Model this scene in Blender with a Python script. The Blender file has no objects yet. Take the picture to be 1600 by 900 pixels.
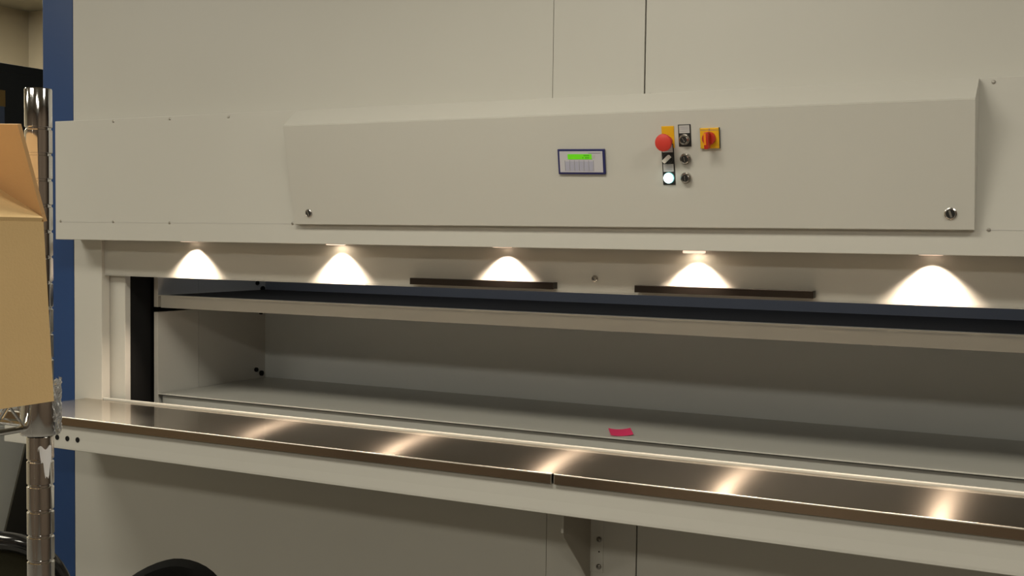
import bpy, bmesh, math, random
from mathutils import Vector, Matrix
random.seed(7)
S = bpy.context.scene
COL = S.collection

# ------------------------------------------------------------------ materials
def mat(name, color, rough=.5, metal=0., noise=0., nscale=6., bump=0., bscale=300., aniso=0., emit=None, estr=0., trans=0., spec=.5, coat=0.):
    m = bpy.data.materials.new(name); m.use_nodes = True
    nt = m.node_tree; b = nt.nodes['Principled BSDF']
    c = (*color, 1)
    b.inputs['Base Color'].default_value = c
    b.inputs['Roughness'].default_value = rough
    b.inputs['Metallic'].default_value = metal
    b.inputs['Specular IOR Level'].default_value = spec
    b.inputs['Coat Weight'].default_value = coat
    if trans: b.inputs['Transmission Weight'].default_value = trans
    tc = nt.nodes.new('ShaderNodeTexCoord')
    n = nt.nodes.new('ShaderNodeTexNoise'); n.inputs['Scale'].default_value = nscale; n.inputs['Detail'].default_value = 4
    nt.links.new(tc.outputs['Object'], n.inputs['Vector'])
    r = nt.nodes.new('ShaderNodeMix'); r.data_type = 'RGBA'
    r.inputs[6].default_value = tuple(max(0, x * (1 - noise)) for x in color) + (1,)
    r.inputs[7].default_value = tuple(min(1, x * (1 + noise)) for x in color) + (1,)
    nt.links.new(n.outputs['Fac'], r.inputs[0]); nt.links.new(r.outputs[2], b.inputs['Base Color'])
    if bump:
        n2 = nt.nodes.new('ShaderNodeTexNoise'); n2.inputs['Scale'].default_value = bscale; n2.inputs['Detail'].default_value = 2
        nt.links.new(tc.outputs['Object'], n2.inputs['Vector'])
        bp = nt.nodes.new('ShaderNodeBump'); bp.inputs['Strength'].default_value = bump; bp.inputs['Distance'].default_value = .001
        nt.links.new(n2.outputs['Fac'], bp.inputs['Height']); nt.links.new(bp.outputs['Normal'], b.inputs['Normal'])
    if aniso:
        b.inputs['Anisotropic'].default_value = aniso
        v = nt.nodes.new('ShaderNodeCombineXYZ'); v.inputs[1].default_value = 1
        nt.links.new(v.outputs[0], b.inputs['Tangent'])
    if emit:
        b.inputs['Emission Color'].default_value = (*emit, 1); b.inputs['Emission Strength'].default_value = estr
    return m

def brushed(name, color, rough, aniso, tangent=(0, 1, 0), sharp=.16, mixf=.5, color2=None):
    # brushed sheet: a fairly sharp lobe plus a wide lobe stretched across the grain
    m = mat(name, color, sharp, 1., .04, 3.)
    nt = m.node_tree; b = nt.nodes['Principled BSDF']; out = [n for n in nt.nodes if n.type == 'OUTPUT_MATERIAL'][0]
    g = nt.nodes.new('ShaderNodeBsdfPrincipled'); g.inputs['Metallic'].default_value = 1
    g.inputs['Base Color'].default_value = (*(color2 or color), 1); g.inputs['Anisotropic'].default_value = aniso
    v = nt.nodes.new('ShaderNodeCombineXYZ')
    for k in range(3): v.inputs[k].default_value = tangent[k]
    nt.links.new(v.outputs[0], g.inputs['Tangent'])
    tc = [n for n in nt.nodes if n.type == 'TEX_COORD'][0]
    mp = nt.nodes.new('ShaderNodeMapping'); mp.inputs['Scale'].default_value = (2, 400, 400)
    n = nt.nodes.new('ShaderNodeTexNoise'); n.inputs['Scale'].default_value = 1; n.inputs['Detail'].default_value = 3
    nt.links.new(tc.outputs['Object'], mp.inputs[0]); nt.links.new(mp.outputs[0], n.inputs['Vector'])
    mr = nt.nodes.new('ShaderNodeMapRange'); mr.inputs[3].default_value = rough * .9; mr.inputs[4].default_value = rough * 1.1
    nt.links.new(n.outputs['Fac'], mr.inputs[0]); nt.links.new(mr.outputs[0], g.inputs['Roughness'])
    mx = nt.nodes.new('ShaderNodeMixShader'); mx.inputs[0].default_value = mixf
    nt.links.new(b.outputs[0], mx.inputs[1]); nt.links.new(g.outputs[0], mx.inputs[2]); nt.links.new(mx.outputs[0], out.inputs['Surface'])
    return m

M = {}
M['white'] = mat('white_powder_coat', (.55, .54, .492), .42, noise=.03, nscale=2.5, bump=.12, bscale=900)
M['white_in'] = mat('white_interior_paint', (.68, .71, .71), .4, noise=.03, nscale=3)
M['liner'] = mat('liner_paint', (.56, .55, .51), .4, noise=.03, nscale=3)
M['tray'] = mat('tray_grey_white', (.52, .515, .47), .38, noise=.03, nscale=3)
M['traydark'] = mat('shade_dark_tray_steel', (.03, .027, .023), .8, noise=.1)  # upper tray floor, its shade put into the colour
M['blueback'] = mat('slate_back_panel', (.25, .27, .31), .5, noise=.05)
M['blue'] = mat('blue_powder_coat', (.009, .048, .17), .45, noise=.06, nscale=4, bump=.1, bscale=900)
M['black'] = mat('matt_black', (.008, .008, .008), .75, noise=.1, spec=.2)
M['steel'] = brushed('brushed_stainless', (.60, .53, .45), .24, 1.0, sharp=.08, mixf=.40)
M['steeledge'] = mat('polished_stainless_edge', (.80, .76, .68), .35, 1., .03)
M['bar'] = mat('dark_bronze_bar', (.06, .048, .04), .3, .9, .08, 8)
M['chrome'] = mat('chrome', (.82, .82, .82), .09, 1., .05, 20)
M['nickel'] = mat('worn_nickel', (.55, .53, .5), .25, 1., .1, 60)
M['groove'] = mat('dark_groove', (.03, .028, .022), .8, noise=.1)
M['screwm'] = mat('zinc_screw', (.5, .48, .44), .35, .9, .1, 60)
M['yellow'] = mat('yellow_plastic', (.75, .42, .01), .4, noise=.04)
M['red'] = mat('red_plastic', (.62, .045, .03), .45, noise=.05)
M['redd'] = mat('dark_red_plastic', (.5, .03, .015), .35, noise=.05)
M['orange'] = mat('orange_grip', (.85, .25, .01), .35, noise=.05)
M['blackp'] = mat('black_plastic', (.02, .02, .02), .35, noise=.1)
M['insert'] = mat('silver_legend_insert', (.5, .49, .47), .45, noise=.08, nscale=80)
M['knobw'] = mat('pale_knob', (.72, .71, .66), .4, noise=.05)
M['glow'] = mat('lit_white_button', (.8, 1, .98), .4, emit=(.75, 1, .98), estr=3.2)
M['glowring'] = mat('teal_lens_rim', (.2, .5, .5), .3, noise=.05, emit=(.2, .75, .75), estr=.5)
M['navy'] = mat('navy_frame', (.02, .022, .11), .4, noise=.06)
M['keypad'] = mat('pale_keypad_foil', (.52, .51, .54), .4, noise=.03)
M['keyline'] = mat('grey_print', (.2, .2, .27), .5, noise=.1)
M['keycell'] = mat('lavender_key', (.40, .40, .50), .45, noise=.05)
M['lcd'] = mat('green_lcd', (.1, .4, .01), .3, noise=.1, nscale=60, emit=(.12, .6, .01), estr=.45)
M['lcdd'] = mat('lcd_characters', (.03, .15, .01), .4, noise=.1, emit=(.04, .25, .005), estr=.4)
M['pink'] = mat('pink_paper', (.85, .04, .16), .7, noise=.04)
M['card'] = mat('kraft_cardboard', (.78, .55, .27), .85, noise=.08, nscale=9, bump=.2, bscale=400)
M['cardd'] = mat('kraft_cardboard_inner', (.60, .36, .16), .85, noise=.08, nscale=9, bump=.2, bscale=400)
M['fabric'] = mat('black_chair_fabric', (.006, .006, .0055), .95, noise=.2, nscale=200, bump=.5, bscale=900, spec=.08)
M['gloss'] = mat('glossy_black_plastic', (.01, .01, .01), .15, noise=.1, coat=.5)
M['olive'] = mat('dark_olive_mesh', (.035, .033, .02), .9, noise=.3, nscale=500, spec=.1)
M['wall'] = mat('beige_wall_paint', (.50, .44, .32), .8, noise=.03, nscale=4, bump=.1, bscale=200)
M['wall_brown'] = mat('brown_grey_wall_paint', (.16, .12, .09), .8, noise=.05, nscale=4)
M['ceil'] = mat('grey_ceiling_tile', (.30, .28, .22), .9, noise=.06, nscale=30)
M['floor'] = mat('grey_vinyl_floor', (.22, .21, .19), .5, noise=.08, nscale=20)
M['greycab'] = mat('grey_painted_metal', (.62, .62, .56), .6, noise=.05)
M['sheet'] = mat('dark_hardboard', (.045, .042, .03), .7, noise=.1)
M['blackcab'] = mat('black_cabinet_paint', (.04, .038, .026), .7, noise=.1, spec=.2)
M['lampglass'] = mat('glowing_lamp_lens', (1, .9, .75), .3, emit=(1, .82, .6), estr=14)
M['glassrim'] = mat('glowing_glass_rim', (.9, .7, .6), .3, emit=(1, .72, .55), estr=1.1)
M['bracketw'] = mat('shaded_bracket_paint', (.34, .31, .26), .5, noise=.04)  # white bracket's side plate, its shade put into the colour
M['bolt'] = mat('dull_bolt_steel', (.30, .29, .27), .28, 1., .1, 60)
M["paper"] = mat("torn_white_sticker", (.9, .9, .92), .7, noise=.05)
M['wrap'] = mat('clear_plastic_film', (.55, .57, .6), .2, noise=.02, trans=.7)

# checked ceiling tile grid (procedural)
def tile_grid(m, size, gap, dark):
    nt = m.node_tree; b = nt.nodes['Principled BSDF']
    geo = nt.nodes.new('ShaderNodeNewGeometry')
    br = nt.nodes.new('ShaderNodeTexBrick'); br.offset = 0; br.squash = 1
    br.inputs['Scale'].default_value = 1 / size
    br.inputs['Brick Width'].default_value = 1; br.inputs['Row Height'].default_value = 1; br.inputs['Mortar Size'].default_value = gap
    old = b.inputs['Base Color'].links[0].from_socket
    nt.links.new(geo.outputs['Position'], br.inputs['Vector'])
    nt.links.new(old, br.inputs['Color1']); nt.links.new(old, br.inputs['Color2'])
    br.inputs['Mortar'].default_value = (*dark, 1)
    nt.links.new(br.outputs['Color'], b.inputs['Base Color'])
tile_grid(M['ceil'], .6, .02, (.2, .19, .16)); tile_grid(M['floor'], .5, .006, (.12, .11, .1))

# ------------------------------------------------------------------ mesh helpers (world coordinates in a bmesh)
class MB:
    def __init__(s): s.bm = bmesh.new(); s.mats = []
    def mi(s, m):
        if m is None: return 0
        if m not in s.mats: s.mats.append(m)
        return s.mats.index(m)
    def _tag(s, before, m):
        s.bm.faces.ensure_lookup_table()
        i = s.mi(m)
        for f in s.bm.faces:
            if f not in before: f.material_index = i
    def box(s, x0, x1, y0, y1, z0, z1, T=None, bev=0, m=None):
        before = set(s.bm.faces)
        r = bmesh.ops.create_cube(s.bm, size=1)
        mtx = Matrix.Translation(((x0+x1)/2, (y0+y1)/2, (z0+z1)/2)) @ Matrix.Diagonal((abs(x1-x0), abs(y1-y0), abs(z1-z0), 1))
        bmesh.ops.transform(s.bm, matrix=mtx, verts=r['verts'])
        if bev:
            es = {e for v in r['verts'] for e in v.link_edges}
            rr = bmesh.ops.bevel(s.bm, geom=list(es), offset=bev, segments=2, affect='EDGES', profile=.5)
            vs = set(v for f in s.bm.faces if f not in before for v in f.verts)
        else: vs = r['verts']
        if T is not None: bmesh.ops.transform(s.bm, matrix=T, verts=list(vs))
        s._tag(before, m); return s
    def cyl(s, p0, p1, r0, r1=None, seg=24, caps=True, m=None):
        before = set(s.bm.faces)
        p0, p1 = Vector(p0), Vector(p1); d = p1 - p0
        q = d.to_track_quat('Z', 'Y').to_matrix().to_4x4()
        bmesh.ops.create_cone(s.bm, cap_ends=caps, segments=seg, radius1=r0, radius2=r0 if r1 is None else r1, depth=d.length,
                              matrix=Matrix.Translation((p0+p1)/2) @ q)
        s._tag(before, m); return s
    def lathe(s, prof, T=None, seg=32, m=None):     # prof: (radius, height) along local Z
        before = set(s.bm.faces); T = T or Matrix()
        rings = []
        for r, h in prof:
            if r < 1e-6: rings.append([s.bm.verts.new(T @ Vector((0, 0, h)))])
            else: rings.append([s.bm.verts.new(T @ Vector((r*math.cos(a), r*math.sin(a), h))) for a in [2*math.pi*k/seg for k in range(seg)]])
        for a, b in zip(rings, rings[1:]):
            for k in range(seg):
                k2 = (k+1) % seg
                vs = []
                for v in ([a[k], a[k2]] if len(a) > 1 else [a[0]]) + ([b[k2], b[k]] if len(b) > 1 else [b[0]]): vs.append(v)
                if len(vs) > 2: s.bm.faces.new(vs)
        s._tag(before, m); return s
    def prism(s, pts, off, m=None):                 # planar polygon extruded by vector off
        before = set(s.bm.faces); off = Vector(off)
        a = [s.bm.verts.new(Vector(p)) for p in pts]; b = [s.bm.verts.new(Vector(p)+off) for p in pts]
        s.bm.faces.new(a); s.bm.faces.new(b[::-1])
        n = len(a)
        for i in range(n): s.bm.faces.new([a[(i+1) % n], a[i], b[i], b[(i+1) % n]])
        s._tag(before, m); return s
    def tube(s, pts, r, seg=10, m=None, closed=False):
        before = set(s.bm.faces)
        pts = [Vector(p) for p in pts]; n = len(pts); rings = []
        up = None
        for i, p in enumerate(pts):
            if closed: t = pts[(i+1) % n] - pts[i-1]
            else: t = pts[min(i+1, n-1)] - pts[max(i-1, 0)]
            t.normalize()
            if up is None: up = t.orthogonal().normalized()
            up = (up - t*up.dot(t)).normalized(); w = t.cross(up)
            rr = r[i] if isinstance(r, (list, tuple)) else r
            rings.append([s.bm.verts.new(p + rr*(math.cos(a)*up + math.sin(a)*w)) for a in [2*math.pi*k/seg for k in range(seg)]])
        pairs = list(zip(rings, rings[1:])) + ([(rings[-1], rings[0])] if closed else [])
        for a, b in pairs:
            for k in range(seg): s.bm.faces.new([a[k], a[(k+1) % seg], b[(k+1) % seg], b[k]])
        if not closed: s.bm.faces.new(rings[0][::-1]); s.bm.faces.new(rings[-1])
        s._tag(before, m); return s
    def build(s, name, m, parent=None, smooth=False, loc=None):
        bmesh.ops.recalc_face_normals(s.bm, faces=s.bm.faces)
        org = Vector((0, 0, 0))
        p = parent
        while p is not None: org += Vector(p['_o']) if p.parent is None else Vector((0, 0, 0)); p = p.parent
        if parent is None and loc is not None: org = Vector(loc)
        bmesh.ops.translate(s.bm, vec=-org, verts=s.bm.verts)
        me = bpy.data.meshes.new(name); s.bm.to_mesh(me); s.bm.free()
        for x in (s.mats or [m]): me.materials.append(M[x] if isinstance(x, str) else x)
        if smooth:
            for f in me.polygons: f.use_smooth = True
            try: me.set_sharp_from_angle(angle=math.radians(38))
            except Exception: pass
        o = bpy.data.objects.new(name, me); COL.objects.link(o)
        if parent is not None: o.parent = parent
        elif loc is not None: o.location = loc
        return o

def tag(o, label, cat, group=None):
    o['label'] = label; o['category'] = cat
    if group: o['group'] = group
    return o
def thing(name, label, cat, loc=(0, 0, 0), group=None):
    o = bpy.data.objects.new(name, None); COL.objects.link(o); o.location = loc; o['_o'] = tuple(float(v) for v in loc)
    o.empty_display_size = .05
    return tag(o, label, cat, group)
def structure(name, mb, m):
    o = mb.build(name, m); o['kind'] = 'structure'; return o

# ------------------------------------------------------------------ added fill light inside the shaft, brightens the upper back wall
L = bpy.data.lights.new('shaft_fill', 'AREA'); L.shape = 'RECTANGLE'; L.size = 2.6; L.size_y = .04; L.energy = 1.3; L.color = (.92, .95, 1)
lo = bpy.data.objects.new('shaft_fill', L); COL.objects.link(lo); lo.location = (-1.3, .30, 1.62); lo.rotation_euler = (math.radians(38), 0, 0)
# ------------------------------------------------------------------ the room
X0, X1, Y0, Y1, ZC = -5.85, 2.6, -6.0, 2.3, 2.8
structure('floor', MB().box(X0-.1, X1+.1, Y0-.1, Y1+.1, -.1, 0), 'floor')
structure('ceiling', MB().box(X0-.1, X1+.1, Y0-.1, Y1+.1, ZC, ZC+.1), 'ceil')
structure('wall_left', MB().box(X0-.1, X0, Y0-.1, Y1+.1, 0, ZC), 'wall')
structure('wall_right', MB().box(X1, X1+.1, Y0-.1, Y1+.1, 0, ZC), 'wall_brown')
structure('wall_back', MB().box(X0, X1, Y1, Y1+.1, 0, ZC), 'wall')
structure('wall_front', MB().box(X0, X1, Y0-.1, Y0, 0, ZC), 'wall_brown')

# ------------------------------------------------------------------ the storage machine
YF = .10                                            # plane of the facade
ZT = 2.79
mach = thing('storage_machine', 'tall white and blue vertical lift storage machine with a wide lit access opening', 'machine', (-1.4, .1, 0))
XR = .30                                            # mirrored right end, beyond the photo
def col(x0, x1): MB().box(x0, x1, YF, 1.9, 0, ZT, bev=.002).build('corner_column', 'blue', mach)['label'] = 'blue corner column'
col(-3.182, -3.043); col(XR+.127, XR+.266)
# facade sheets: left, centre strip, right; above and below the opening
gap = .0035
for (a, b, ga, gb) in ((-3.041, -1.3125, 0, .0012), (-1.3125, -1.060, .0012, gap), (-1.060, XR+.125, gap, 0)):
    MB().box(a+ga*.5, b-gb*.5, YF, YF+.02, 1.62, ZT, bev=.0008).build('upper_front_panel', 'white', mach)
    MB().box(a+ga*.5, b-gb*.5, YF, YF+.02, .02, .93, bev=.0008).build('lower_front_panel', 'white', mach)
MB().box(-3.04, XR+.12, YF+.021, YF+.024, .02, .92).box(-3.04, XR+.12, YF+.021, YF+.024, 1.64, ZT).build('panel_backing', 'groove', mach)
# front posts beside the opening, inner guides
MB().box(-3.041, -2.917, YF, YF+.035, .93, 1.62, bev=.002).build('front_post', 'white', mach)
MB().box(XR, XR+.125, YF, YF+.035, .93, 1.62, bev=.002).build('front_post', 'white', mach)
MB().box(-2.93, -2.8515, .1365, .16, .90, 1.62, bev=.0015).build('inner_guide', 'white', mach)
MB().box(XR-.066, XR+.013, .1365, .16, .90, 1.62, bev=.0015).build('inner_guide', 'white', mach)
for a_ in (-2.866, XR-.068): MB().box(a_, a_+.0130, .161, .252, .86, 1.7).build('guide_lining', 'black', mach)['label'] = 'black guide channel lining'
# access shaft
MB().box(-2.88, -2.868, .252, 1.85, .86, 1.75).build('shaft_side', 'black', mach)
MB().box(XR-.052, XR-.04, .252, 1.85, .86, 1.75).build('shaft_side', 'black', mach)
MB().box(-2.86, XR-.06, .80, .81, .86, 1.238).build('lower_back_wall', 'white_in', mach)
MB().box(-2.86, XR-.06, .80, .81, 1.242, 1.75).build('upper_back_wall', 'blueback', mach)['label'] = 'dark slate upper back wall'
MB().box(-2.9, XR, .155, 1.85, 1.70, 1.72).build('shaft_top', 'black', mach)
MB().box(-2.9, XR, .18, 1.85, .86, .87).build('shaft_bottom', 'black', mach)
# white side walls of the shaft with seam, split by the dark slit
for (z0, z1) in ((.872, 1.231), (1.2475, 1.69)):
    for (xa, xb) in ((-2.838, -2.820), (XR-.098, XR-.08)):
        w = MB(); w.box(xa, xb, .25, .443, z0, z1, bev=.001); w.box(xa+.001, xb-.001, .445, .80, z0, z1)
        w.build('shaft_liner', 'liner', mach)
for (y, z, r, w) in ((.75, 1.312, .009, .016), (.78, 1.290, .012, .022), (.77, 1.203, .010, .014), (.745, .992, .010, .016), (.775, .976, .012, .026)):
    MB().cyl((-2.82, y, z), (-2.813, y, z), r*.8).build('guide_roller', 'black', mach, smooth=True)['label'] = 'small black guide roller'
# machine body behind
MB().box(-3.18, -3.165, .2, 1.9, 0, ZT).box(XR+.25, XR+.264, .2, 1.9, 0, ZT).box(-3.18, XR+.26, 1.9, 1.915, 0, ZT).build('body_casing', 'white', mach)
# fascia band
fas = MB()
fas.box(-3.012, XR+.10, 0, .006, 1.4685, 1.842, bev=.0015)
fas.box(-3.010, XR+.098, .006, YF, 1.836, 1.842)
fas.box(-3.012, -3.006, .004, YF, 1.470, 1.841).box(XR+.094, XR+.10, .004, YF, 1.470, 1.841)
fas.build('fascia_band', 'white', mach)
MB().box(-3.006, XR+.094, .006, .098, 1.4692, 1.474).build('fascia_underside', 'white', mach)
MB().box(-3.011, -2.07, -.0006, .001, 1.5236, 1.5246).build('fascia_seam', 'insert', mach)
MB().box(-.262, XR+.098, -.0006, .001, 1.5228, 1.5238).build('fascia_seam', 'insert', mach)
for (x, z) in ((-2.759, 1.834), (-2.529, 1.834), (-2.303, 1.832), (-1.325, 1.847), (-1.045, 1.849), (-.245, 1.832), (-2.9885, 1.5265), (-2.7605, 1.526), (-2.5296, 1.524), (-2.070, 1.5246), (-.2456, 1.5235)):
    y = 0 if z < 1.845 else YF
    z = z if z < 1.845 else z+.003
    T = Matrix.Translation((x, y, z)) @ Matrix.Rotation(math.pi/2, 4, 'X')
    s = MB(); s.lathe([(.0042, 0), (.0042, .0008), (.003, .0022), (0, .0026)], T, 16); s.box(-.0024, .0024, -.0005, .0005, .0022, .0029, T @ Matrix.Rotation(random.random()*3, 4, 'Z'))
    s.build('panel_screw', 'screwm', mach, smooth=True)
# white sill behind the worktop, lit by the spotlights
MB().box(-2.916, XR, 1.035e-1, .1125, .90, .9565, bev=.002).build('opening_sill', 'white', mach)

# ------------------------------------------------------------------ hinged control panel door on the fascia
cp = thing('control_panel', 'wide raised white control panel door on the fascia, carrying display, buttons and locks', 'control panel', (-1.16, 0, 1.522))
tilt = math.atan(.055/.269)
d = MB()
xa, xb = -2.049, -.2725
prof = [(-.001, 1.522), (-.016, 1.522), (-.071, 1.7915), (-.012, 1.8395), (-.001, 1.8395)]
d.prism([(xa, y, z) for y, z in prof], (xb-xa, 0, 0))
bmesh.ops.bevel(d.bm, geom=[e for e in d.bm.edges if abs(e.verts[0].co.x-e.verts[1].co.x) > 1], offset=.0015, segments=2, affect='EDGES')
d.build('door_shell', 'white', cp)
def F(x, z, out=0.):                                # frame on the tilted face: local X right, Y up the face, Z outward
    y = -.016 - (z-1.522)*(.055/.2695)
    zaxis = Vector((0, -math.cos(tilt), -math.sin(tilt))); yaxis = Vector((0, -math.sin(tilt), math.cos(tilt))); xaxis = Vector((1, 0, 0))
    m = Matrix((xaxis, yaxis, zaxis)).transposed().to_4x4()
    return Matrix.Translation(Vector((x, y, z)) + zaxis*out) @ m
# two quarter-turn locks
for (x, z, r) in ((-1.996, 1.554, .0115), (-.3195, 1.557, .0130)):
    T = F(x, z)
    l = MB().lathe([(r, 0), (r, .002), (r*.85, .0035), (r*.80, .0028), (0, .0028)], T, 28, m='nickel')
    l.lathe([(r*.72, .0030), (0, .0030)], T, 20, m='blackp')
    l.box(-.0022, .0022, -r*.62, r*.62, .003, .0045, T @ Matrix.Rotation(.3, 4, 'Z'), m='nickel')
    l.build('door_lock', 'nickel', cp, smooth=True)['label'] = 'round nickel door lock'
# operator display
TD = F(-1.160, 1.680) @ Matrix.Rotation(-.018, 4, 'Z')
hw, hh = .0620, .0305
dp = MB()
dp.box(-hw, hw, -hh, hh, 0, .006, TD, bev=.0015, m='navy')
dp.box(-hw+.0055, hw-.0055, -hh+.005, hh-.005, .0062, .0066, TD, m='keypad')
dd = dp.build('display_unit', 'navy', cp); dd['label'] = 'navy framed operator display with pale keypad'
sc = MB(); sc.box(-.0345, .0285, .006, .0185, .0066, .0072, TD, m='lcd')
for row in range(2):
    for k in range(15):
        if (k*7+row*3) % 5 == 0: continue
        x = -.0325 + k*.0037; sc.box(x, x+.0024, .0135-row*.0052, .0165-row*.0052, .0072, .0073, TD, m='lcd' if k < 10 else 'lcdd')
sc.build('lcd_screen', 'lcd', dd)['label'] = 'bright green lcd screen'
kp = MB()
for k in range(6): kp.box(-.0415+k*.0125, -.0315+k*.0125, -.0225, .001, .0066, .0070, TD, m='keycell')
for k in range(7): kp.box(-.0427+k*.0125, -.0421+k*.0125, -.0225, .0035, .0066, .0071, TD, m='keyline')
kp.box(.020, .052, .0205, .0215, .0066, .0071, TD, m='keyline').box(.030, .037, .0080, .0165, .0066, .0071, TD, m='insert')
kp.build('keypad', 'keycell', dd)
def legend(T, m_in, parent, yellow=False):
    h = MB()
    h.box(-.0152, .0152, -.0165, .0345, 0, .0015, T, bev=.0006, m='yellow' if yellow else 'blackp')
    h.box(-.0125, .0125, .0145, .0325, .0015, .0022, T, m=m_in)
    if not yellow:
        for yy in (.028, .024, .019): h.box(-.010, .010, yy-.0004, yy+.0004, .0022, .0023, T, m='keyline')
    o = h.build('legend_plate', 'blackp', parent); return o
def ring(T, r=.0145, h=.004):
    return [(r, 0), (r, h*.7), (r*.9, h), (r*.78, h), (r*.76, h*.5)]
# emergency stop
T = F(-.9380, 1.7230)
es = MB().lathe([(.011, .002), (.011, .022), (.0155, .025), (.0195, .030), (.0205, .034), (.019, .038), (.012, .041), (0, .042)], T, 36)
eo = es.build('emergency_stop', 'red', cp, smooth=True); eo['label'] = 'red mushroom emergency stop button'
lp = legend(T, 'yellow', eo, True); lp['label'] = 'yellow legend plate above the red button'
# selector switch, lit button, key switches
def knob_switch(name, x, z, ang, kind, leg):
    T = F(x, z); R = T @ Matrix.Rotation(ang, 4, 'Z')
    s = MB()
    if kind == 'selector':
        s.lathe(ring(T, .0130, .006) + [(0, .003)], T, 30, m='blackp')
        s.lathe([(.0098, .003), (.0095, .009), (0, .0095)], T, 24, m='blackp')
        s.box(-.0045, .0045, -.0105, .0105, .006, .017, R, bev=.0015, m='knobw')
    elif kind == 'lamp':
        s.lathe(ring(T, .0130, .005) + [(.0105, .002)], T, 30, m='glowring')
        s.lathe([(.0118, .002), (.0118, .007), (.0095, .0095), (0, .0105)], T, 30, m='glow')
    else:
        s.lathe([(.0130, 0), (.0130, .004), (.0128, .006), (.0105, .0055), (.0105, .011), (.0092, .0125), (.0088, .0105), (0, .0105)], T, 30, m='nickel')
        s.lathe([(.0080, .0108), (0, .0110)], T, 20, m='blackp')
        s.box(-.0009, .0009, -.0055, .0055, .0109, .0125, R, m='nickel')
    o = s.build(name, 'nickel', cp, smooth=True)
    if leg: legend(T, 'insert', o)
    return o
knob_switch('selector_switch', -.9405, 1.6830, -.85, 'selector', True)['label'] = 'black selector switch with a pale slanted knob'
knob_switch('illuminated_button', -.9405, 1.6385, 0, 'lamp', True)['label'] = 'glowing white push button'
knob_switch('key_switch', -.8975, 1.7255, .5, 'key', True)['label'] = 'upper key switch with a legend plate'
knob_switch('key_switch', -.8975, 1.6820, .15, 'key', False)['label'] = 'middle key switch'
knob_switch('key_switch', -.8985, 1.6385, .05, 'key', False)['label'] = 'lowest key switch'
# main switch
T = F(-.8370, 1.7270)
ms = MB().box(-.0225, .0225, -.0235, .0235, 0, .006, T, bev=.0012, m='yellow')
ms.box(-.0228, -.0218, -.0238, .0238, 0, .0045, T, m='blackp').box(.0218, .0230, -.0238, .0238, 0, .0055, T, m='blackp')
ms.box(-.0218, .0218, .0180, .0186, .006, .0063, T, m='keyline')
for a, b in ((-.0008, .0195),): ms.box(a, -a, b-.003, b+.003, .006, .0063, T, m='keyline')
mo = ms.build('main_switch', 'yellow', cp); mo['label'] = 'square yellow main switch'
hd = MB().lathe([(.0150, .006), (.0150, .016), (.0135, .018), (0, .018)], T, 28, m='redd')
hd.box(-.0052, .0052, -.0215, .0160, .016, .034, T, bev=.0018, m='redd')
hd.box(-.0044, .0008, -.0120, .0145, .034, .0352, T, m='orange')
hd.build('rotary_handle', 'redd', mo, smooth=True)['label'] = 'red rotary handle'

# ------------------------------------------------------------------ sliding shutter
sh = thing('sliding_shutter', 'white horizontal sliding shutter with two dark bar handles under the fascia', 'shutter', (-1.3, .112, 1.353))
s = MB().box(-2.918, XR-.002, .112, .122, 1.3535, 1.66, bev=.0012).box(-2.916, XR-.004, .112, .132, 1.3535, 1.358)
s.build('shutter_panel', 'white', sh)
for (a, b) in ((-1.735, -1.297), (-1.073, -.629)):
    h = MB().box(a, b, .088, .092, 1.3610, 1.3790, bev=.0008).box(a, b, .090, .112, 1.3770, 1.3790, bev=.0005).box(a, a+.003, .090, .112, 1.362, 1.379).box(b-.003, b, .090, .112, 1.362, 1.379)
    h.build('bar_handle', 'bar', sh)['label'] = 'long dark bronze bar handle'
T = Matrix.Translation((-1.190, .112, 1.3915)) @ Matrix.Rotation(math.pi/2, 4, 'X')
k = MB().lathe([(.0085, 0), (.0085, .004), (.006, .006), (.0055, .012), (.0045, .014), (0, .014)], T, 24, m='nickel').box(-.001, .001, -.004, .004, .0135, .0155, T @ Matrix.Rotation(.6, 4, 'Z'), m='blackp')
k.build('shutter_lock', 'nickel', sh, smooth=True)['label'] = 'small round nickel lock'

# ------------------------------------------------------------------ spotlights
lampx = [-2.526, -1.979, -1.4435, -.9165, -.3703]
words = ['leftmost recessed round spotlight shining on the shutter, far from any handle',
         'second recessed round spotlight from the left, shining on bare shutter',
         'recessed round spotlight in the fascia above the left dark bar handle',
         'recessed round spotlight in the fascia above the right dark bar handle, its rim hanging lowest',
         'rightmost recessed round spotlight in the fascia, with the widest pool of light']
YL = .080
for i, x in enumerate(lampx):
    dz = .0065 if i == 3 else (.0028 if i == 1 else .0010)
    loc = (x, YL, 1.469)
    t = thing('recessed_spotlight', words[i], 'spotlight', loc, 'row of spotlights under the fascia')
    T = Matrix.Translation((x, YL, 1.4692-dz))
    MB().lathe([(.0275, .009), (.0275, 0), (.025, -.0012), (.022, 0), (.021, .003)], T, 32).build('trim_ring', 'glassrim', t, smooth=True)
    MB().lathe([(.0205, .0012), (0, .0012)], T, 24).build('lamp_lens', 'lampglass', t, smooth=True)
    L = bpy.data.lights.new('spotlight_beam', 'SPOT'); L.energy = 14; L.color = (1, .80, .62); L.spot_size = math.radians(108); L.spot_blend = .55; L.shadow_soft_size = .012
    lo = bpy.data.objects.new('spotlight_beam', L); COL.objects.link(lo); lo.location = (x, YL, 1.4655-dz); lo.rotation_euler = (0, 0, 0)

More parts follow.
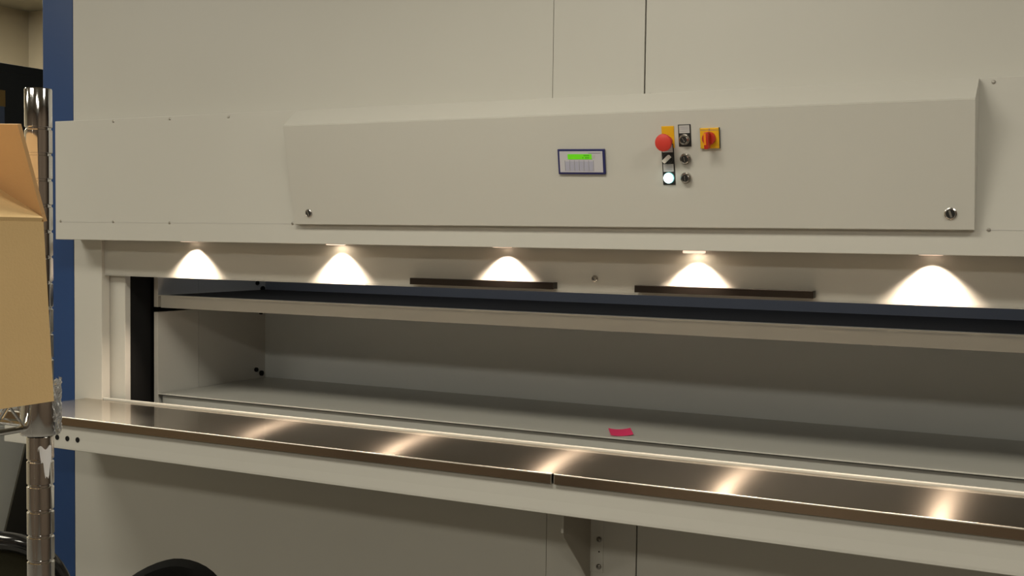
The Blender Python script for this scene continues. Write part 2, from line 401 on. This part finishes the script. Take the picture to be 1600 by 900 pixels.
# ------------------------------------------------------------------ trays inside the opening
def tray(name, label, z, floor_m, front_h, xa=-2.817, xb=XR-.10, yf=.25, yb=.795, inset=0):
    t = thing(name, label, 'tray', ((xa+xb)/2, yf, z-front_h), 'storage trays inside the access opening')
    MB().box(xa+.001, xb-.001, yf+.003, yb, z-.006, z-.002).build('tray_floor', floor_m, t)
    lip = MB().box(xa, xb, yf-.004, yf+.006, z-.004, z, bev=.001)
    lip.build('front_lip', 'tray', t)
    MB().box(xa+.012, xb-.012, yf+.002+inset, yf+.012, z-front_h, z-.004).build('front_rail', 'tray', t)
    return t
lt = tray('storage_tray', 'grey-white storage tray standing in the lower part of the opening, open and nearly empty', .9615, 'tray', .05, inset=.004)
MB().box(-2.805, XR-.112, .2518, .2548, .9555, .9575).build('shadow_groove', 'groove', lt)
ut = tray('storage_tray', 'upper storage tray with a shade-darkened floor, its pale front rail spanning the opening', 1.2885, 'traydark', .042, inset=-.004)
g = MB()
xx = -2.75
while xx < .15:
    g.box(xx, xx+.17, .2455, .2465, 1.2785, 1.2797); xx += .19
g.build('rail_slots', 'insert', ut)

# ------------------------------------------------------------------ work counter beam and worktop
ct = thing('counter_beam', 'long white counter beam projecting in front of the machine below the steel worktop', 'counter', (-1.35, -.05, .854))
XB0, XB1 = -2.995, XR+.25
n = 6
pts = [(-.210, .925), (-.211, .885), (-.2125, .862), (-.2125, .8555), (-.211, .854), (.095, .854), (.095, .860), (-.198, .860), (-.206, .866), (-.204, .925)]
MB().prism([(XB0, y, z) for y, z in pts], (XB1-XB0, 0, 0)).build('beam_shell', 'white', ct)
MB().box(XB0+.001, XB1-.001, -.203, .097, .918, .9255).build('beam_top', 'white', ct)
MB().box(XB0+.001, XB0+.004, -.203, .095, .86, .918).build('beam_end', 'white', ct)
for x in (-2.769, -2.727, -2.685):
    T = Matrix.Translation((x, -.212, .8865)) @ Matrix.Rotation(math.pi/2, 4, 'X')
    MB().lathe([(.0078, -.004), (.0078, .0004), (.0066, .0006), (.0064, .0002), (0, .0001)], T, 24).build('bolt_hole', 'black', ct, smooth=True)['label'] = 'round black bolt hole'
def sheet(a, b, label):
    t = thing('steel_worktop', label, 'worktop', ((a+b)/2, -.05, .93), 'stainless worktop sheets')
    MB().box(a-(.0028 if a > -2 else 0), b+(.0028 if b < -1 else 0), -.2135, .101, .9470, .9500).build('top_sheet', 'steel', t)
    MB().box(a, b, -.2185, -.2155, .9265, .9478, bev=.0005).build('front_flange', 'steel_f', t)
    MB().cyl((a, -.2165, .9487), (b, -.2165, .9485), .0023, seg=10).build('rolled_edge', 'steeledge', t, smooth=True)
    for q in (a, b-.0016): MB().box(q, q+.0016, -.2189, -.2160, .9265, .9490).build('sheet_end', 'steeledge', t)
M['steel_f'] = brushed('brushed_stainless_flange', (.26, .19, .13), .4, .8, (0, 0, 1), sharp=.25)  # darker than the top sheet: room and floor reflection put into the colour
sheet(-2.99, -1.1495, 'brushed stainless worktop sheet left of the joint, reflecting the three left spotlights')
sheet(-1.1435, XB1-.005, 'brushed stainless worktop sheet right of the joint, reflecting the two right spotlights')

# bracket below
br = thing('support_bracket', 'white angled steel bracket bolted to the facade under the counter beam', 'bracket', (-1.17, .1, .60))
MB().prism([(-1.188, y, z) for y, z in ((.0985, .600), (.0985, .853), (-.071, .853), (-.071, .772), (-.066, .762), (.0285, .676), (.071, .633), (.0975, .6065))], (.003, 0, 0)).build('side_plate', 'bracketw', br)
MB().box(-1.1905, -1.1845, -.0725, -.070, .774, .853).build('folded_edge', 'white', br)
MB().box(-1.1852, -1.150, .0962, .0996, .638, .853, bev=.0006).build('wall_flange', 'white', br)
for z in (.724, .6535):
    T = Matrix.Translation((-1.1605, .0964, z)) @ Matrix.Rotation(math.pi/2, 4, 'X')
    MB().lathe([(.0072, 0), (.0072, .0015), (.0045, .0017), (.0045, .006), (.003, .0065), (.0027, .004), (0, .004)], T, 6*4).build('hex_bolt', 'bolt', br, smooth=True)
MB().cyl((-1.1605, .0966, .692), (-1.1605, .0958, .692), .0022).build('small_hole', 'groove', br)

# pink note on the lower tray
nt_ = MB(); c = [(-1.2555, .372), (-1.2040, .410), (-1.1560, .312), (-1.2050, .270)]
gr = []
for i in range(7):
    row = []
    for j in range(5):
        u, v = i/6, j/4
        p0 = Vector(c[0]).lerp(Vector(c[1]), u); p1 = Vector(c[3]).lerp(Vector(c[2]), u); p = p0.lerp(p1, 1-v)
        row.append(nt_.bm.verts.new((p.x, p.y, .9600 + .004*(abs(u-.5)*2)**2)))
    gr.append(row)
for i in range(6):
    for j in range(4): nt_.bm.faces.new([gr[i][j], gr[i+1][j], gr[i+1][j+1], gr[i][j+1]])
tag(nt_.build('sticky_note', 'pink', loc=(-1.205, .34, .96), smooth=True), 'small bright pink sticky note lying on the lower grey tray', 'note')

# ------------------------------------------------------------------ chrome wire shelving unit
PX, PY = -.955, -1.828
su = thing('wire_shelving_unit', 'chrome wire shelving unit with grooved round posts at the left of the photo', 'shelving', (PX-.4, PY-.23, 0))
W_, D_ = .90, .46
def post(x, y):
    prof = [(.0130, .02)]
    z = .05
    while z < 1.62:
        prof += [(.0130, z-.0018), (.0117, z-.0006), (.0117, z+.0006), (.0130, z+.0018)]; z += .0254
    prof += [(.0130, 1.6375), (.0124, 1.6388), (.0118, 1.6388), (.0118, 1.630), (0, 1.630)]
    return MB().lathe(prof, Matrix.Translation((x, y, 0)), 32)
corners = [(PX, PY), (PX-W_, PY), (PX, PY-D_), (PX-W_, PY-D_)]
for i, (x, y) in enumerate(corners):
    p = post(x, y).build('post', 'chrome', su, smooth=True)
    MB().lathe([(0, .0), (.018, .0), (.018, .008), (.008, .012), (.008, .022)], Matrix.Translation((x, y, 0)), 20).build('levelling_foot', 'blackp', p, smooth=True)
# torn sticker on the visible post
st = MB()
cols = []
for k_ in range(15):
    u = k_/14; an = math.radians(-50 + 60*u)
    ztop = 1.283 + .002*math.sin(9*u); zbot = 1.283 - .004 - .030*max(0, 1-abs(u-.62)/.55) + .004*math.sin(23*u)
    cols.append([st.bm.verts.new((PX+.0134*math.cos(an), PY+.0134*math.sin(an), z_)) for z_ in (ztop, zbot)])
for A, B in zip(cols, cols[1:]): st.bm.faces.new([A[0], B[0], B[1], A[1]])
st.build('torn_sticker', 'paper', su)['label'] = 'torn white sticker left on the post'
def wire_shelf(zt):
    sv = MB()
    r = .0032
    for zz in (zt, zt-.028):
        for (a, b) in ((0, 1), (2, 3), (0, 2), (1, 3)):
            p, q = corners[a], corners[b]; sv.cyl((p[0], p[1], zz), (q[0], q[1], zz), r, seg=8)
    sv.build('shelf_frame', 'chrome', su, smooth=True)
    tr = MB()
    for (a, b, nn) in ((0, 1, 24), (2, 3, 24), (0, 2, 12), (1, 3, 12)):
        p, q = Vector((*corners[a], 0)), Vector((*corners[b], 0)); pts = []
        for k in range(nn*2+1):
            c_ = p.lerp(q, k/(nn*2)); pts.append((c_.x, c_.y, zt-.002 if k % 2 == 0 else zt-.026))
        tr.tube(pts, .0022, 6)
    tr.build('shelf_truss', 'chrome', su, smooth=True)
    wr = MB()
    k = 1
    while k*.025 < W_: wr.cyl((PX-k*.025, PY, zt+.001), (PX-k*.025, PY-D_, zt+.001), .0018, seg=6); k += 1
    for f in (.3, .7): wr.cyl((PX, PY-D_*f, zt-.004), (PX-W_, PY-D_*f, zt-.004), .0030, seg=8)
    wr.build('shelf_wires', 'chrome', su, smooth=True)
    for (x, y) in corners:
        MB().lathe([(.0145, -.036), (.0185, -.036), (.0195, -.033), (.0172, .010), (.0150, .012), (.0145, .010)], Matrix.Translation((x, y, zt)), 32).build('post_collar', 'chrome', su, smooth=True)
for zt in (1.331, .75, .18): wire_shelf(zt)

# crumpled film around the shelf corner
wf = MB(); rows = []
for i in range(22):
    row = []
    for j in range(14):
        a = -.05 + 1.15*j/13; z = 1.2965 + .055*i/21
        rr = .0194 + random.uniform(-.0008, .0008) + .0012*math.sin(i*.9+j*1.3)
        row.append(wf.bm.verts.new((PX+rr*math.cos(a), PY+rr*math.sin(a), z+random.uniform(-.001, .001))))
    rows.append(row)
for i in range(21):
    for j in range(13): wf.bm.faces.new([rows[i][j], rows[i][j+1], rows[i+1][j+1], rows[i+1][j]])
tag(wf.build('plastic_film', 'wrap', loc=(PX, PY, 1.29), smooth=False), 'crumpled clear plastic film wrapped around the shelf corner beside the box', 'plastic film')

# ------------------------------------------------------------------ cardboard box
bx = thing('cardboard_box', 'open brown cardboard box with raised flaps on the chrome wire shelf', 'box', (-1.08, -2.04, 1.339))
BX1, BY1, BZ0, BZ1 = -.886, -1.871, 1.3385, 1.507
BX0, BY0 = BX1-.30, BY1-.36
b = MB(); th = .004
# slightly bulging walls
def wallgrid(p0, p1, bulge, out, ins):
    n, m_ = 12, 8; G = [[], []]
    for side in (0, 1):
        for i in range(n+1):
            row = []
            for j in range(m_+1):
                u, v = i/n, j/m_
                p = Vector(p0).lerp(Vector(p1), u); bl = bulge*math.sin(math.pi*u)*(.35+.65*math.sin(math.pi*min(1, v+.1)))
                q = Vector((p.x, p.y - (.011*v if p.y > BY1-.01 else .011*v*(p.y-BY0)/(BY1-BY0)), BZ0+(BZ1-BZ0)*v)) + Vector(out)*(bl - side*th)
                row.append(b.bm.verts.new(q))
            G[side].append(row)
    for side in (0, 1):
        for i in range(n):
            for j in range(m_): b.bm.faces.new([G[side][i][j], G[side][i+1][j], G[side][i+1][j+1], G[side][i][j+1]])
    for i in range(n):
        for j in (0, m_): b.bm.faces.new([G[0][i][j], G[0][i+1][j], G[1][i+1][j], G[1][i][j]])
    for i in (0, n):
        for j in range(m_): b.bm.faces.new([G[0][i][j], G[0][i][j+1], G[1][i][j+1], G[1][i][j]])
wallgrid((BX1, BY0, 0), (BX1, BY1, 0), .002, (1, 0, 0), 0)
wallgrid((BX0, BY1, 0), (BX0, BY0, 0), .002, (-1, 0, 0), 0)
wallgrid((BX1-.0, BY1, 0), (BX0, BY1, 0), .004, (0, 1, 0), 0)
wallgrid((BX0, BY0, 0), (BX1, BY0, 0), .004, (0, -1, 0), 0)
b.box(BX0+.002, BX1-.002, BY0+.002, BY1-.002, BZ0, BZ0+.004)
b.build('box_body', 'card', bx)
# right hand flap, folded inward and upward
BY1 -= .011
a = math.radians(27); L = .15
dx, dz = -L*math.cos(a), L*math.sin(a)
o = Vector((dz, 0, -dx)).normalized()*th
MB().prism([(BX1, BY0+.004, BZ1), (BX1, BY1-.002, BZ1), (BX1+dx, BY1-.006, BZ1+dz), (BX1+dx, BY0+.012, BZ1+dz)], o).build('side_flap', 'card', bx)['label'] = 'lighter side flap bent inward'
a = math.radians(40)
MB().prism([(BX0, BY0+.004, BZ1), (BX0, BY1-.002, BZ1), (BX0-L*math.cos(a), BY1-.006, BZ1+L*math.sin(a)), (BX0-L*math.cos(a), BY0+.012, BZ1+L*math.sin(a))], (th*.7, 0, th*.7)).build('side_flap', 'card', bx)
# rear flap standing up, front flap
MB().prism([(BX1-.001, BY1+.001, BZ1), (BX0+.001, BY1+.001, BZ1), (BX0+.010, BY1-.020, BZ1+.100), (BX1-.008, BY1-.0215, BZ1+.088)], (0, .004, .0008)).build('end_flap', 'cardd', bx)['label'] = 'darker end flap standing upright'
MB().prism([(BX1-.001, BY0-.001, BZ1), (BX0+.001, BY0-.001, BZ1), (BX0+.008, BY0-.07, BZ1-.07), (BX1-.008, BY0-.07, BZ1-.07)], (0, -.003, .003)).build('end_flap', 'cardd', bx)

# ------------------------------------------------------------------ office chairs
def chair(label, loc, rz, style, W=.44, H=.46, lean=0.12, zt=.95):
    t = thing('office_chair', label, 'chair', loc); t.rotation_euler = (0, 0, rz)
    t['_o'] = (0, 0, 0)                              # children are modelled in the chair's own frame
    zb = zt - H
    def back(u, v, off=0.):                          # u -1..1, v 0..1 ; front of chair is +y
        return Vector((u*W/2, -.22 + .05*u*u - lean*(v-.5)*H*2*.5 + off, zb + v*H))
    if style == 'padded':
        m = MB(); n, k = 28, 22; G = []
        ring_ = []
        # superellipse outline, lofted pad
        layers = [(.0, -.028), (.80, -.028), (.95, -.020), (1.0, -.004), (.97, .014), (.82, .030), (0., .036)]
        R_ = []
        for s_, off in layers:
            if s_ == 0: R_.append([m.bm.verts.new(back(0, .5, off))]); continue
            rr = []
            for q in range(48):
                an = 2*math.pi*q/48; cx, cy = math.cos(an), math.sin(an)
                e = 1.12 if cy > 0 else .5
                u = math.copysign(abs(cx)**e, cx)*s_; v = .5 + .5*math.copysign(abs(cy)**(.9 if cy > 0 else .5), cy)*s_
                rr.append(m.bm.verts.new(back(u + (.30*cy*s_ if cy > 0 else 0), v, off)))
            R_.append(rr)
        for A, B in zip(R_, R_[1:]):
            for q in range(48):
                q2 = (q+1) % 48
                if len(A) == 1: m.bm.faces.new([A[0], B[q], B[q2]])
                elif len(B) == 1: m.bm.faces.new([A[q], A[q2], B[0]])
                else: m.bm.faces.new([A[q], A[q2], B[q2], B[q]])
        m.build('backrest', 'fabric', t, smooth=True)
    else:
        pts = []
        for q in range(56):
            an = 2*math.pi*q/56; cx, cy = math.cos(an), math.sin(an)
            pts.append(back(math.copysign(abs(cx)**.75, cx), .5+.5*math.copysign(abs(cy)**(.95 if cy > 0 else .6), cy)))
        fr = MB().tube(pts, .021, 12, closed=True); fo = fr.build('back_frame', 'gloss', t, smooth=True)
        mm = MB(); c0 = mm.bm.verts.new(back(0, .5, -.004)); vs = [mm.bm.verts.new(p) for p in pts]
        for q in range(56): mm.bm.faces.new([c0, vs[q], vs[(q+1) % 56]])
        mm.build('back_mesh', 'olive', t, smooth=True)
    MB().tube([(0, -.27, zb+.12), (0, -.285, .58), (0, -.27, .47), (0, -.15, .44), (0, 0, .43)], .016, 10).build('back_support', 'blackp', t, smooth=True)
    MB().box(-.24, .24, -.20, .26, .44, .505, bev=.03).build('seat', 'fabric', t, smooth=True)
    MB().cyl((0, .02, .12), (0, .02, .44), .025).build('gas_lift', 'blackp', t, smooth=True)
    for q in range(5):
        an = math.radians(18+72*q); e = (.30*math.cos(an), .02+.30*math.sin(an))
        lg = MB().tube([(0, .02, .13), (e[0]*.6, e[1]*.6, .105), (e[0], e[1], .085)], [.024, .018, .014], 10).build('base_leg', 'blackp', t, smooth=True)
        MB().cyl((e[0]-.011, e[1], .0272), (e[0]+.011, e[1], .0272), .027, seg=20).cyl((e[0], e[1], .03), (e[0], e[1], .085), .007).build('caster', 'blackp', lg, smooth=True)
    return t
def origin(px, py, rz): # place the chair so that its back top centre stands at (px, py)
    v = Matrix.Rotation(rz, 3, 'Z') @ Vector((0, -.22-.12*.46*.5, 0)); return (px-v.x, py-v.y, 0)
rz = math.radians(35)
chair('black padded office chair, its rounded backrest top showing before the white facade', origin(-1.438, -1.185, rz), rz, 'padded', W=.24, H=.36, zt=.943)
rz = math.radians(40)
chair('glossy black framed office chair with olive mesh back behind the chrome post', origin(-2.135, -.97, rz), rz, 'mesh', W=.33, H=.42, zt=.833)

# ------------------------------------------------------------------ left background
bc = thing('tall_cabinet', 'tall black cabinet standing beyond the left end of the machine', 'cabinet', (-4.35, 1.0, 0))
MB().box(-4.6, -4.0, .35, 1.9, .02, 2.165, bev=.004).build('cabinet_body', 'blackcab', bc)
MB().box(-4.0, -3.996, .37, 1.10, .06, 2.13, bev=.001).build('cabinet_door', 'blackcab', bc)
MB().box(-4.0, -3.996, 1.105, 1.88, .06, 2.13, bev=.001).build('cabinet_door', 'blackcab', bc)
ps = MB().box(-3.9955, -3.9945, .42, .616, 1.99, 2.055, m='orange2').box(-3.9955, -3.9945, .42, .612, 1.91, 1.99, m='slate')
M['orange2'] = mat('faded_orange_print', (.30, .17, .03), .7, noise=.2, nscale=30); M['slate'] = mat('slate_print', (.10, .12, .14), .7, noise=.2, nscale=30)
ps.build('notice', 'orange2', bc)['label'] = 'small orange and slate coloured notice'
gc = thing('low_cabinet', 'low grey metal cabinet in the shadow left of the machine', 'cabinet', (-3.85, .2, 0))
MB().box(-3.98, -3.70, -.5, .95, .0, .79, bev=.003).build('cabinet_body', 'greycab', gc)
MB().box(-3.70, -3.696, -.48, -.09, .05, .76, bev=.001).build('cabinet_door', 'greycab', gc)
MB().box(-3.70, -3.696, -.08, .93, .05, .76, bev=.001).build('cabinet_door', 'greycab', gc)
# dark board leaning on the machine side
lb = MB(); a_, c_ = Vector((-3.575, 0, 0.006)), Vector((-3.190, 0, 1.14))
nrm = Vector((c_.z, 0, -c_.x+a_.x)).normalized()*.008
lb.prism([(a_.x, .14, a_.z), (a_.x, 1.2, a_.z), (c_.x, 1.2, c_.z), (c_.x, .14, c_.z)], -Vector((abs(nrm.x), 0, -abs(nrm.z))))
tag(lb.build('leaning_board', 'sheet', loc=(-3.45, .6, 0)), 'dark board leaning against the left side of the machine', 'board')

# ------------------------------------------------------------------ ceiling lights (behind and above the viewer), plus an added fill
k = 0
pos = [(-3.9, -1.35), (-3.9, -4.0), (-1.3, -1.35), (-1.3, -4.0), (1.1, -1.35), (1.1, -4.0), (-4.9, .7)]  # last one is an added fill that brightens the left wall
M['diff'] = mat('light_diffuser', (.9, .9, .88), .5, emit=(1, .93, .78), estr=2)
for (x, y) in pos:
    t = thing('ceiling_light', ['recessed ceiling light panel near the left wall, front', 'recessed ceiling light panel near the left wall, rear', 'middle ceiling light panel closer to the machine', 'middle ceiling light panel far from the machine', 'right hand ceiling light panel closer to the machine', 'right hand ceiling light panel far from the machine', 'added fill light panel above the tall black cabinet'][k], 'light', (x, y, 2.78), 'ceiling light panels'); k += 1
    MB().box(x-.6, x+.6, y-.3, y-.27, 2.785, 2.8).box(x-.6, x+.6, y+.27, y+.3, 2.785, 2.8).box(x-.6, x-.57, y-.27, y+.27, 2.785, 2.8).box(x+.57, x+.6, y-.27, y+.27, 2.785, 2.8).build('light_frame', 'white', t)
    MB().box(x-.57, x+.57, y-.27, y+.27, 2.790, 2.794).build('light_diffuser', 'diff', t)
    L = bpy.data.lights.new('ceiling_lamp', 'AREA'); L.shape = 'RECTANGLE'; L.size = 1.1; L.size_y = .5; L.energy = 24.5 if k < 7 else 75; L.color = (1, .94, .80)
    lo = bpy.data.objects.new('ceiling_lamp', L); COL.objects.link(lo); lo.location = (x, y, 2.782)

w = bpy.data.worlds.new('world'); w.use_nodes = True; S.world = w
w.node_tree.nodes['Background'].inputs[0].default_value = (.8, .85, .8, 1); w.node_tree.nodes['Background'].inputs[1].default_value = .0

# ------------------------------------------------------------------ camera
cam = bpy.data.cameras.new('camera'); co = bpy.data.objects.new('camera', cam); COL.objects.link(co); S.camera = co
cam.sensor_width = 36; cam.lens = 1830/1600*36; cam.clip_start = .01
yaw, pitch, roll = .4781, .0451, -.01253
cy, sy, cpp, sp = math.cos(yaw), math.sin(yaw), math.cos(pitch), math.sin(pitch)
Fv = Vector((-sy*cpp, cy*cpp, -sp)); r0 = Vector((cy, sy, 0)); d0 = Fv.cross(r0)
rv = r0*math.cos(roll) + d0*math.sin(roll); dv = -r0*math.sin(roll) + d0*math.cos(roll)
mw = Matrix((rv, -dv, -Fv)).transposed().to_4x4(); mw.translation = Vector((0, -2.6467, 1.5))
co.matrix_world = mw

S.view_settings.view_transform = 'Standard'
S.view_settings.exposure = 0
for o in S.objects:
    if '_o' in o: del o['_o']
